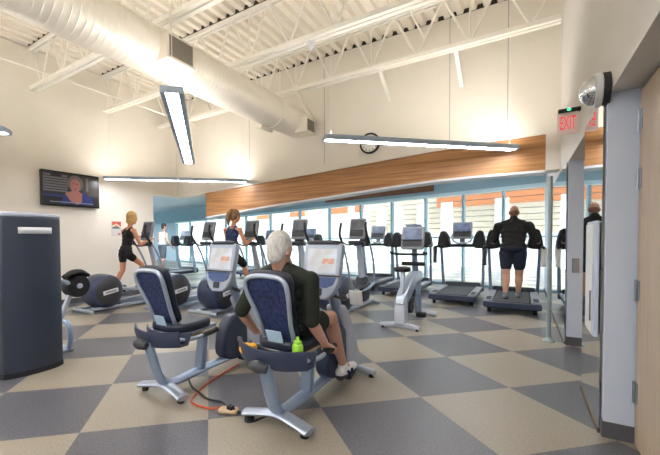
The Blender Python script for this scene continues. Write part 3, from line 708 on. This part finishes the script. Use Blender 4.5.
for loc, l in (((-1.12, 7.5, 0), 'unused treadmill left of the walking man\'s'), ((-2.32, 8.05, 0), 'unused treadmill behind the upright bike'), ((-3.42, 8.6, 0), 'unused treadmill at the windows left of the upright bike'), ((-5.85, 9.0, 0), 'far treadmill at the windows seen right of the bike rider\'s head'), ((-7.9, 9.6, 0), 'far treadmill at the windows seen just left of the bike rider\'s head'), ((-10.5, 7.75, 0), 'far treadmill with the man in white on it')):
    c = copy_tree(t0); c.location = loc; c['label'] = l
# towel hanging on the treadmill and water holder rings
def hanging(x, y, z, label, m='white_towel', nm='hanging_towel'):
    q = MB(); q.quads([[(-.04+.08*i/6, .01*math.sin(i*1.7+jj*.4), -.34*jj/8) for i in range(7)] for jj in range(9)])
    o = q.build(nm, m); so = o.modifiers.new('s', 'SOLIDIFY'); so.thickness = .012; o.location = (x, y, z); tag(o, label, 'towel', 'towels on treadmill rails')
hanging(.33, 8.02, 1.085, 'light towel hanging from the right rail of the walking man\'s treadmill')
hanging(-.61, 8.02, 1.085, 'grey towel hanging from the left rail of the walking man\'s treadmill', 'cloth_grey')
hanging(-1.59, 8.42, 1.085, 'grey towel hanging from the left rail of the unused treadmill beside the walking man', 'cloth_grey')

# ------------------------------------------------------------------ upright bike
u = thing('upright_bike', 'upright exercise bike in front of the windows, right of the bike rider', 'exercise bike', (-1.43, 5.12, 0))
rf = MB().tube([(-.27, 0, .035), (0, .02, .06), (.27, 0, .035)], .04, seg=12, w=(.6, 1)).build('rear_foot', 'light_grey', u)
for s in (-1, 1): MB().cyl((s*.24, 0, 0), (s*.24, 0, .03), .025).build('rubber_foot', 'black_rubber', rf)
MB().tube([(-.27, 1.15, .035), (0, 1.15, .06), (.27, 1.15, .035)], .04, seg=12, w=(.6, 1)).build('front_foot', 'light_grey', u)
MB().prism([(-.02, .06), (.0, .36), (.06, .44), (.2, .44), (.16, .3), (.14, .06)], -.08, .08, 'x').build('rear_leg', 'light_grey', u, bev=.02)
MB().bar((0, .1, .4), (0, .16, .8), .06, .045).build('seat_post', 'silver', u, bev=.008)
MB().prism([(-.07, -.1), (-.11, -.04), (-.11, .04), (-.06, .12), (-.025, .2), (.025, .2), (.06, .12), (.11, .04), (.11, -.04), (.07, -.1)], 0, .07, 'z').xf(Matrix.Translation((0, .13, .8))).build('saddle', 'black_rubber', u, bev=.025, seg=3)
bp = smooth([(.0, 0, .34), (.05, 0, .46), (.3, 0, .6), (.62, 0, .72), (.95, 0, .76), (1.13, 0, .7), (1.1, 0, .6), (.85, 0, .6), (.6, 0, .53), (.36, 0, .4), (.15, 0, .32)], 4, True)
MB().prism([(p.x, p.z) for p in bp], -.07, .07, 'x').build('main_frame', 'silver', u, bev=.03, seg=3)
MB().bar((0, 1.06, .66), (0, 1.14, .05), .07, .09).build('front_leg', 'silver_blue', u, bev=.015)
MB().bar((0, .52, .55), (0, .52, .26), .05, .09).build('crank_hanger', 'charcoal', u, bev=.01)
MB().lathe([(.1, -.05), (.135, -.045), (.14, 0), (.135, .045), (.1, .05)], (0, .52, .28), 'x', 28).build('crank_cover', 'charcoal', u, ang=50)
MB().tube([(0, .9, .7), (0, .86, .9), (0, .8, 1.2)], [.05, .045, .04], seg=12).build('mast', 'silver_blue', u)
MB().tube([(0, .7, 1.03), (-.16, .66, 1.03), (-.25, .5, 1.05), (-.24, .38, 1.07)], .02).build('handlebar', 'black_rubber', u)
MB().tube([(0, .7, 1.03), (.16, .66, 1.03), (.25, .5, 1.05), (.24, .38, 1.07)], .02).build('handlebar', 'black_rubber', u)
MB().box((0, .74, .88), (.36, .07, .06)).build('arm_pad', 'black_foam', u, bev=.02)
cr = MB().cyl((-.1, .52, .28), (.1, .52, .28), .02); cr.cyl((.09, .52, .28), (.09, .58, .12), .014); cr.cyl((-.09, .52, .28), (-.09, .46, .44), .014); cr.build('crank', 'mid_grey', u)
for s, yy, zz in ((1, .58, .12), (-1, .46, .44)): MB().box((s*.16, yy, zz), (.13, .12, .07)).build('pedal', 'black_rubber', u, bev=.015)
console(u, (0, .72, 1.28), .34, .36, 14, 'screen_dim', 'mid_grey', 1)

# ------------------------------------------------------------------ strength machine at the left edge
w = thing('weight_machine', 'strength machine with a tall dark curved tower at the left edge', 'weight machine', (-3.95, 1.6, 0))
pl = [(.0, -.27), (.035, -.2), (.055, -.1), (.06, 0), (.055, .1), (.035, .18), (-.01, .245), (-.08, .262), (-.3, .262), (-.36, .2), (-.36, -.2), (-.3, -.29), (-.05, -.29)]
MB().prism(pl, .0, 1.5, 'z').build('tower', 'tower_paint', w, ang=40, bev=.012)
MB().prism([(x*1.02, y_*1.02) for x, y_ in pl], 1.5, 1.545, 'z').build('top_cap', 'light_grey', w, bev=.015, label='pale grey rounded top cap')
MB().prism([(x*1.01, y_*1.01) for x, y_ in pl], 0, .05, 'z').build('plinth', 'black_rubber', w)
lp = MB(); lp.quads([[(.062-.6*yy*yy, yy, z) for yy in (-.15, -.1, -.05, 0, .05, .1, .135)] for z in (1.345, 1.405)])
o = lp.build('name_plate', 'plate_white', w, label='long pale name plate'); so = o.modifiers.new('s', 'SOLIDIFY'); so.thickness = .006; so.offset = 0
# arm with roller pads beyond the tower
MB().tube([(-.25, .2, .85), (-.6, .5, .8), (-.78, .77, .71)], .028).build('arm', 'silver', w)
MB().lathe([(.06, -.1), (.13, -.095), (.145, -.07), (.145, .07), (.13, .095), (.06, .1)], (-.78, .77, .71), 'x', 28).build('roller_pad', 'black_foam', w, ang=50)
MB().lathe([(.034, .098), (.034, .112), (.015, .12)], (-.78, .77, .71), 'x', 18).build('pad_cap', 'light_grey', w)
MB().tube([(-.72, .6, .83), (-.72, .7, .875), (-.72, .8, .88), (-.72, .9, .83)], [.03, .045, .045, .03], w=(1.6, .8)).build('upper_pad', 'black_foam', w)
MB().tube([(-.5, .5, .02), (-.42, .5, .04), (-.38, .5, .16), (-.42, .5, .3), (-.5, .5, .34)], .03, seg=12).build('foot_rail', 'silver_blue', w)
MB().bar((-.85, .5, .03), (-.78, .7, .6), .06, .05).build('post', 'light_grey', w, bev=.01)
MB().span((-.9, .25, 0), (-.4, .55, .035)).build('base', 'silver', w, bev=.01)

# ------------------------------------------------------------------ floor outlet and cords
fo = thing('floor_outlet', 'tan floor outlet cover between the two recumbent bikes', 'outlet', (-1.8, 1.975, 0))
MB().prism(rrect(.15, .09, .03), 0, .03, 'z').xf(Matrix.Rotation(R(20), 4, 'Z')).build('cover', 'tan_plastic', fo, bev=.012)
MB().box((.02, .0, .04), (.05, .04, .03)).build('plug', 'black_rubber', fo, bev=.006)
def cord(pts, m, label): tag(MB().tube(pts, .0075, seg=8, k=8).build('power_cord', m), label, 'cord', 'power cords')
cord([(-1.775, 1.975, .04), (-1.72, 2.0, .012), (-1.66, 2.0, .01), (-1.6, 1.93, .01), (-1.55, 1.96, .01), (-1.48, 2.1, .03), (-1.42, 2.15, .06)], 'cord_black', 'black cord from the floor outlet to the occupied bike')
cord([(-1.8, 2.0, .045), (-1.86, 2.02, .012), (-1.95, 2.06, .01), (-2.08, 2.04, .01), (-2.2, 2.08, .01), (-2.32, 2.1, .03), (-2.42, 2.15, .06)], 'cord_black', 'black cord from the floor outlet to the empty recumbent bike')
cord([(-1.86, 1.95, .03), (-1.95, 1.93, .009), (-2.1, 1.92, .009), (-2.2, 2.0, .009), (-2.33, 2.35, .009), (-2.4, 2.8, .009)], 'cord_orange', 'orange cord running along the floor to the empty recumbent bike')

# ------------------------------------------------------------------ people
def capsule(m, a, b, ra, rb, n=12):
    a = Vector(a); b = Vector(b)
    m.tube([a, b], [ra, rb], n, sm=False); m.ell(a, ra, seg=12); m.ell(b, rb, seg=12)
def remesh(o, v, it=4):
    r_ = o.modifiers.new('r', 'REMESH'); r_.mode = 'VOXEL'; r_.voxel_size = v; r_.use_smooth_shade = True
    s_ = o.modifiers.new('s', 'SMOOTH'); s_.iterations = it; s_.factor = .5
    return o
def hand(m, wr, d, n, side, curl=35, s=1.0):
    """palm and five separate fingers from the wrist wr along d, curling towards n; side = direction of the thumb"""
    d = Vector(d).normalized(); n = Vector(n); n = (n-d*n.dot(d)).normalized(); w = Vector(side); w = (w-d*w.dot(d)-n*w.dot(n)).normalized()
    wr = Vector(wr); B = Matrix((w, n, d)).transposed()
    m.ell(wr+d*.045*s, (.042*s, .017*s, .055*s), B, 14)
    for k, (off, L) in enumerate(((.03, .072), (.01, .08), (-.011, .075), (-.031, .06))):
        p = wr+d*.085*s+w*off*s; ang = 8
        for q in range(3):
            a = R(ang); dd = d*math.cos(a)+n*math.sin(a); e = p+dd*L*s*(.45, .32, .25)[q]
            capsule(m, p, e, .0092*s-.0006*q, .0086*s-.0006*q, 8); p = e; ang += curl
    p = wr+d*.03*s+w*.035*s
    for q in range(2):
        dd = (d*.75+w*(.75-.5*q)+n*(.25+.45*q)).normalized(); e = p+dd*.038*s; capsule(m, p, e, .0115*s, .0095*s, 8); p = e

def person(label, root, J, skin='skin', hair='hair_short', hair_style='short', top=None, bottoms=None, shoes='shoe_white', sleeve=.9, sleeveless=False, short_len=.8, build=1.0, sex='m', group=None, hood=False):
    """J: joints in world coordinates"""
    t = thing('person', label, 'person', root)
    o0 = Vector(root); P = {k: Vector(v)-o0 if k not in ('face', 'lat', 'hand_n') else Vector(v).normalized() for k, v in J.items()}
    lat = (P['sh_r']-P['sh_l']).normalized(); pel = P['pelvis']; ch = (P['sh_r']+P['sh_l'])/2
    upv = (ch-pel).normalized(); fw = upv.cross(lat).normalized()
    if fw.dot(Vector((P['face'].x, P['face'].y, 0))) < 0: fw = -fw
    B = Matrix((lat, fw, upv)).transposed(); sw = (P['sh_r']-P['sh_l']).length/2; b = build
    def torso(m, g, full=True, lo=0, hi=1):
        prof = [(-.08, .155, .115), (.05, .165, .118), (.2, .158, .112), (.4, .148, .108), (.58, .155, .112), (.75, .168, .112), (.9, .155, .095)] if sex == 'm' else [(-.1, .155, .112), (.03, .165, .118), (.18, .15, .105), (.38, .122, .092), (.56, .13, .1), (.74, .145, .108), (.9, .13, .085)]
        L = (ch-pel).length
        for f, rx, ry in prof:
            if f < lo or f > hi: continue
            m.ell(pel.lerp(ch, f), (rx*b*g, ry*b*g, L*.2), B, 16)
    m = MB(); torso(m, 1)
    hd = P['head']; f = P['face']; hl = f.cross(Vector((0, 0, 1))).normalized(); hu = hl.cross(f).normalized(); HB = Matrix((hl, f, hu)).transposed()
    m.ell(hd+hu*.015, (.075, .095, .112), HB, 20); m.ell(hd+f*.03-hu*.06, (.056, .062, .062), HB, 16)
    m.ell(hd+f*.1-hu*.015, (.013, .018, .024), HB, 10); m.ell(hd+f*.093+hu*.012, (.01, .014, .03), HB, 10)
    for s in (-1, 1): m.ell(hd+hl*s*.078-f*.005-hu*.005, (.01, .02, .033), HB, 10)
    capsule(m, ch+upv*.0-fw*.0, hd-hu*.07-f*.015, .058*b if sex == 'm' else .05, .052 if sex == 'm' else .045)
    m.ell(ch+upv*.02, (sw*.8, .06*b, .05), B, 14)
    for s in ('l', 'r'):
        sh, el, wr = P['sh_'+s], P['el_'+s], P['wr_'+s]
        k = .9 if sex == 'f' else b
        m.ell(sh, .056*k); capsule(m, sh, el, .05*k, .039*k)
        mid = el.lerp(wr, .3); capsule(m, el, mid, .038*k, .04*k); capsule(m, mid, wr, .04*k, .026*k)
        d = P.get('hd_'+s); d = (Vector(J['hd_'+s])-Vector(J['wr_'+s])) if d is not None else (wr-el)
        side = lat*(-1 if s == 'r' else 1)+Vector((0, 0, .6))
        hand(m, wr, d, Vector((0, 0, -1)) if abs(d.normalized().z) < .8 else fw, side if abs(d.normalized().z) < .8 else fw, 42, .95)
        hip, kn, an = P['hip_'+s], P['kn_'+s], P['an_'+s]
        capsule(m, hip, kn, .082*b, .054*b); mid = kn.lerp(an, .3)-fw*.012
        capsule(m, kn, mid, .052*b, .056*b); capsule(m, mid, an, .056*b, .034)
        toe = P['toe_'+s]; capsule(m, an, an.lerp(toe, .6)-Vector((0, 0, .02)), .036, .03)
    body = remesh(m.build('body', skin, t), .008, 3)
    # eyes and mouth
    e = MB()
    for s in (-1, 1): e.ell(hd+f*.088+hl*s*.031+hu*.012, (.011, .006, .007), HB, 10)
    e.build('eyes', 'eye', t); MB().ell(hd+f*.091-hu*.062, (.022, .006, .007), HB, 10).build('mouth', 'lip', t)
    # hair
    h = MB()
    if hair_style == 'short': h.ell(hd-f*.014+hu*.03, (.084, .1, .108), HB, 18); h.ell(hd-f*.05-hu*.03, (.07, .05, .07), HB, 14)
    elif hair_style == 'bob':
        h.ell(hd-f*.02+hu*.03, (.092, .108, .115), HB, 18); h.ell(hd-f*.055-hu*.05, (.085, .06, .085), HB, 14)
        for s in (-1, 1): h.ell(hd+hl*s*.07-f*.02-hu*.04, (.03, .055, .08), HB, 12)
    elif hair_style == 'cropped': h.ell(hd-f*.028-hu*.012, (.078, .074, .062), HB, 18)
    elif hair_style == 'ponytail':
        h.ell(hd-f*.016+hu*.03, (.086, .104, .11), HB, 18); h.ell(hd-f*.06-hu*.02, (.07, .05, .07), HB, 14); h.ell(hd-f*.1+hu*.09, .042)
        h.tube([hd-f*.1+hu*.09, hd-f*.15+hu*.03, hd-f*.155-hu*.08, hd-f*.13-hu*.2], [.03, .045, .045, .012])
    remesh(h.build('hair', hair, t), .009, 3)
    # top
    if top:
        m = MB()
        torso(m, 1.07 if not sleeveless else 1.05, lo=.02)
        if not sleeveless:
            m.ell(ch+upv*.015, (sw*.86, .075*b, .062), B, 14)
            if hood: capsule(m, ch+upv*.02, ch.lerp(hd, .52)-f*.015, .085, .068)
            for s in ('l', 'r'):
                sh, el, wr = P['sh_'+s], P['el_'+s], P['wr_'+s]; m.ell(sh, .062*b); capsule(m, ch.lerp(hd, .42)-f*.01, sh.lerp(ch, .15), .055, .062*b)
                if sleeve <= 1: capsule(m, sh, sh.lerp(el, sleeve), .06*b, .055*b)
                else:
                    capsule(m, sh, el, .064*b, .054*b); capsule(m, el, el.lerp(wr, sleeve-1), .054*b, .042*b)
        else:
            for s in (-1, 1):
                m.tube([pel.lerp(ch, .82)+fw*.095+lat*s*.07, ch+upv*.062+lat*s*.075, pel.lerp(ch, .82)-fw*.09+lat*s*.06], .026)
        remesh(m.build('top', top, t), .01, 4)
    if bottoms:
        m = MB(); torso(m, 1.08, hi=.12)
        for s in ('l', 'r'):
            hip, kn = P['hip_'+s], P['kn_'+s]
            m.ell(hip, .096*b); capsule(m, hip, hip.lerp(kn, short_len), .096*b, .082*b)
        remesh(m.build('shorts', bottoms, t), .01, 3)
    for s in ('l', 'r'):
        an, toe = P['an_'+s], P['toe_'+s]; d = (toe-an); d = (d-Vector((0, 0, 0))).normalized()
        heel = an-Vector((d.x, d.y, 0))*.05+(toe-an)*.0; heel.z = an.z-.055
        m = MB(); q = Vector((toe.x, toe.y, toe.z)); capsule(m, heel, heel.lerp(q, .45), .044, .047); capsule(m, heel.lerp(q, .45), q, .047, .038); capsule(m, an-Vector((0, 0, .01)), heel.lerp(q, .25), .045, .044)
        sh = remesh(m.build('shoe', shoes, t), .009, 3)
        so = MB(); off = Vector((0, 0, -.028)); capsule(so, heel+off, q+off, .042, .037); so = remesh(so.build('sole', 'charcoal' if shoes == 'shoe_white' else 'black_rubber', sh), .009, 2)
    return t

# cyclist on the right-hand recumbent bike
pc = person('white-haired man in a dark t-shirt pedalling a recumbent bike, seen from behind', (-1.38, 2.2, 0), dict(
    head=(-1.38, 2.05, 1.2), face=(.12, 1, -.12), sh_l=(-1.60, 2.09, 1.0), sh_r=(-1.175, 2.1, 1.0), pelvis=(-1.38, 2.17, .66),
    el_l=(-1.735, 2.05, .74), wr_l=(-1.715, 2.2, .57), hd_l=(-1.66, 2.3, .52), el_r=(-1.165, 2.1, .72), wr_r=(-1.13, 2.23, .545), hd_r=(-1.12, 2.33, .5),
    hip_l=(-1.48, 2.22, .66), hip_r=(-1.28, 2.22, .66), kn_l=(-1.5, 2.62, .74), kn_r=(-1.27, 2.6, .65), an_l=(-1.51, 2.93, .46), an_r=(-1.265, 2.82, .205), toe_l=(-1.51, 3.08, .47), toe_r=(-1.25, 3.0, .15)),
    'skin', 'hair_white', 'short', 'cloth_green_black', 'cloth_black', 'shoe_white', .95, False, .5, 1.02)
for sh in [c for c in pc.children if c.name.startswith('shoe')]:
    right = 'shoe.001' in sh.name
    bx, by, bz = (.124, .63, .165) if right else (-.13, .8, .43)
    for s in (-1, 1):
        st = MB(); st.tube([(bx+s*.049-.0, by-.03, bz), (bx+s*.05, by+.02, bz-.04), (bx+s*.048, by+.06, bz+.0)], .011, seg=8); st.build('navy_stripe', 'cloth_navy', sh)
# man walking on the treadmill by the mirror
person('heavy-set balding man in a dark jacket walking on the treadmill by the mirror', (-.14, 7.65, .206), dict(
    head=(-.125, 7.72, 1.73), face=(.05, 1, -.2), sh_l=(-.36, 7.64, 1.49), sh_r=(.1, 7.64, 1.49), pelvis=(-.13, 7.6, 1.06),
    el_l=(-.44, 7.75, 1.24), wr_l=(-.46, 8.0, 1.22), hd_l=(-.47, 8.15, 1.2), el_r=(.2, 7.75, 1.24), wr_r=(.24, 8.0, 1.22), hd_r=(.26, 8.15, 1.2),
    hip_l=(-.24, 7.62, 1.0), hip_r=(-.03, 7.62, 1.0), kn_l=(-.235, 7.6, .62), kn_r=(-.04, 7.72, .62), an_l=(-.24, 7.5, .295), an_r=(-.05, 7.78, .285), toe_l=(-.25, 7.69, .25), toe_r=(-.04, 7.97, .25)),
    'skin', 'hair_short', 'cropped', 'cloth_charcoal', 'cloth_dark_navy', 'shoe_grey', 1.8, False, .58, 1.18, hood=True)
def stepper(dx, dy, dz=0):
    J = dict(head=(-6.5, 4.38, 1.72), face=(0, 1, -.12), sh_l=(-6.675, 4.3, 1.46), sh_r=(-6.325, 4.3, 1.46), pelvis=(-6.5, 4.22, 1.05),
        el_l=(-6.74, 4.42, 1.22), wr_l=(-6.72, 4.58, 1.34), hd_l=(-6.73, 4.66, 1.37), el_r=(-6.26, 4.38, 1.2), wr_r=(-6.275, 4.58, 1.27), hd_r=(-6.27, 4.66, 1.31),
        hip_l=(-6.59, 4.22, 1.0), hip_r=(-6.41, 4.22, 1.0), kn_l=(-6.63, 4.24, .69), kn_r=(-6.38, 4.49, .8), an_l=(-6.66, 4.1, .4), an_r=(-6.34, 4.55, .47), toe_l=(-6.66, 4.27, .36), toe_r=(-6.34, 4.73, .44))
    return {k: (v if k == 'face' else (v[0]+dx, v[1]+dy, v[2]+dz)) for k, v in J.items()}
person('blond woman in a black tank top and shorts on the elliptical by the wall', (-6.5, 4.25, .32), stepper(0, 0), 'skin_tan', 'hair_blond', 'bob', 'cloth_black', 'cloth_black', 'shoe_grey', sleeveless=True, short_len=.35, build=.9, sex='f')
J = stepper(1.95, .86); J['face'] = (.25, 1, -.1)
person('woman with a brown ponytail in a navy tank top, seen from behind on an elliptical', (-4.55, 5.1, .32), J, 'skin_tan', 'hair_brown', 'ponytail', 'cloth_navy', 'cloth_black', 'shoe_grey', sleeveless=True, short_len=.9, build=.92, sex='f')
person('dark-haired man in a white sleeveless top on the far treadmill at the left', (-10.5, 8.25, .206), dict(
    head=(-10.48, 8.3, 1.75), face=(.35, 1, -.1), sh_l=(-10.68, 8.25, 1.5), sh_r=(-10.32, 8.25, 1.5), pelvis=(-10.5, 8.22, 1.08),
    el_l=(-10.76, 8.27, 1.24), wr_l=(-10.74, 8.42, 1.08), el_r=(-10.22, 8.22, 1.24), wr_r=(-10.2, 8.38, 1.07),
    hip_l=(-10.59, 8.22, 1.02), hip_r=(-10.41, 8.22, 1.02), kn_l=(-10.59, 8.3, .65), kn_r=(-10.4, 8.2, .65), an_l=(-10.6, 8.35, .29), an_r=(-10.4, 8.05, .3), toe_l=(-10.6, 8.54, .25), toe_r=(-10.4, 8.24, .25)),
    'skin', 'hair_dark', 'short', 'cloth_white', 'cloth_grey', 'shoe_grey', sleeveless=True, short_len=.85, build=.95)

# ------------------------------------------------------------------ outside
g = MB().prism([(12, 10.6), (12, 60), (-60, 60), (-60, 12), (-25, 18.3), (XR+.6, 10.55)], -.12, -.04, 'z'); struct(g.build('ground', 'concrete', flat=True))
ex_ = thing('building', 'pale building with timber siding across the yard outside the windows', 'building', (0, 0, 0))
m = MB().span((-14, 8.6, -.05), (40, 12, 7)); m.xf(WM); m.build('wall', 'stucco_white', ex_, flat=True)
m = MB()
for i in range(10):
    z = 1.55+i*.27; m.span((-12, 8.5, z), (10.6, 8.6, z+.235))
m.xf(WM); m.build('siding', 'siding_tan', ex_, flat=True)
m = MB()
for i in range(6):
    z = 2.87+i*.27; m.span((-12, 8.44, z), (6.4, 8.5, z+.235))
m.xf(WM); m.build('siding', 'siding_orange', ex_, flat=True, label='orange timber boards along the top')
for s0 in (-6.3, -3.1, .6, 3.1, 5.6, 6.9, 8.4, 9.4):
    m = MB().span((s0, 8.36, 1.5), (s0+.55, 8.5, 3.1)); m.xf(WM); m.build('window', 'stucco_white', ex_, flat=True, label='tall white window bay')
for s0, s1 in ((11.0, 11.6), (12.2, 13.6), (16, 17.5), (20, 21.5), (24, 26)):
    m = MB().span((s0, 8.45, 2.95), (s1, 8.6, 3.75)); m.xf(WM); m.build('timber_panel', 'siding_orange', ex_, flat=True)

# ------------------------------------------------------------------ light
wd = bpy.data.worlds.new('world'); SC.world = wd; wd.use_nodes = True
bg = wd.node_tree.nodes['Background']; bg.inputs['Color'].default_value = (.82, .92, 1, 1); bg.inputs['Strength'].default_value = 1.5
sl = bpy.data.lights.new('sun', 'SUN'); sl.energy = 8.5; sl.angle = .01; sl.color = (1, .96, .9)
so = bpy.data.objects.new('sun', sl); COL.objects.link(so); so.rotation_euler = Vector((-.45, .18, -.88)).to_track_quat('-Z', 'Y').to_euler()

vs = SC.view_settings; vs.view_transform = 'Standard'; vs.look = 'None'; vs.exposure = .7; vs.gamma = 1; vs.use_curve_mapping = False
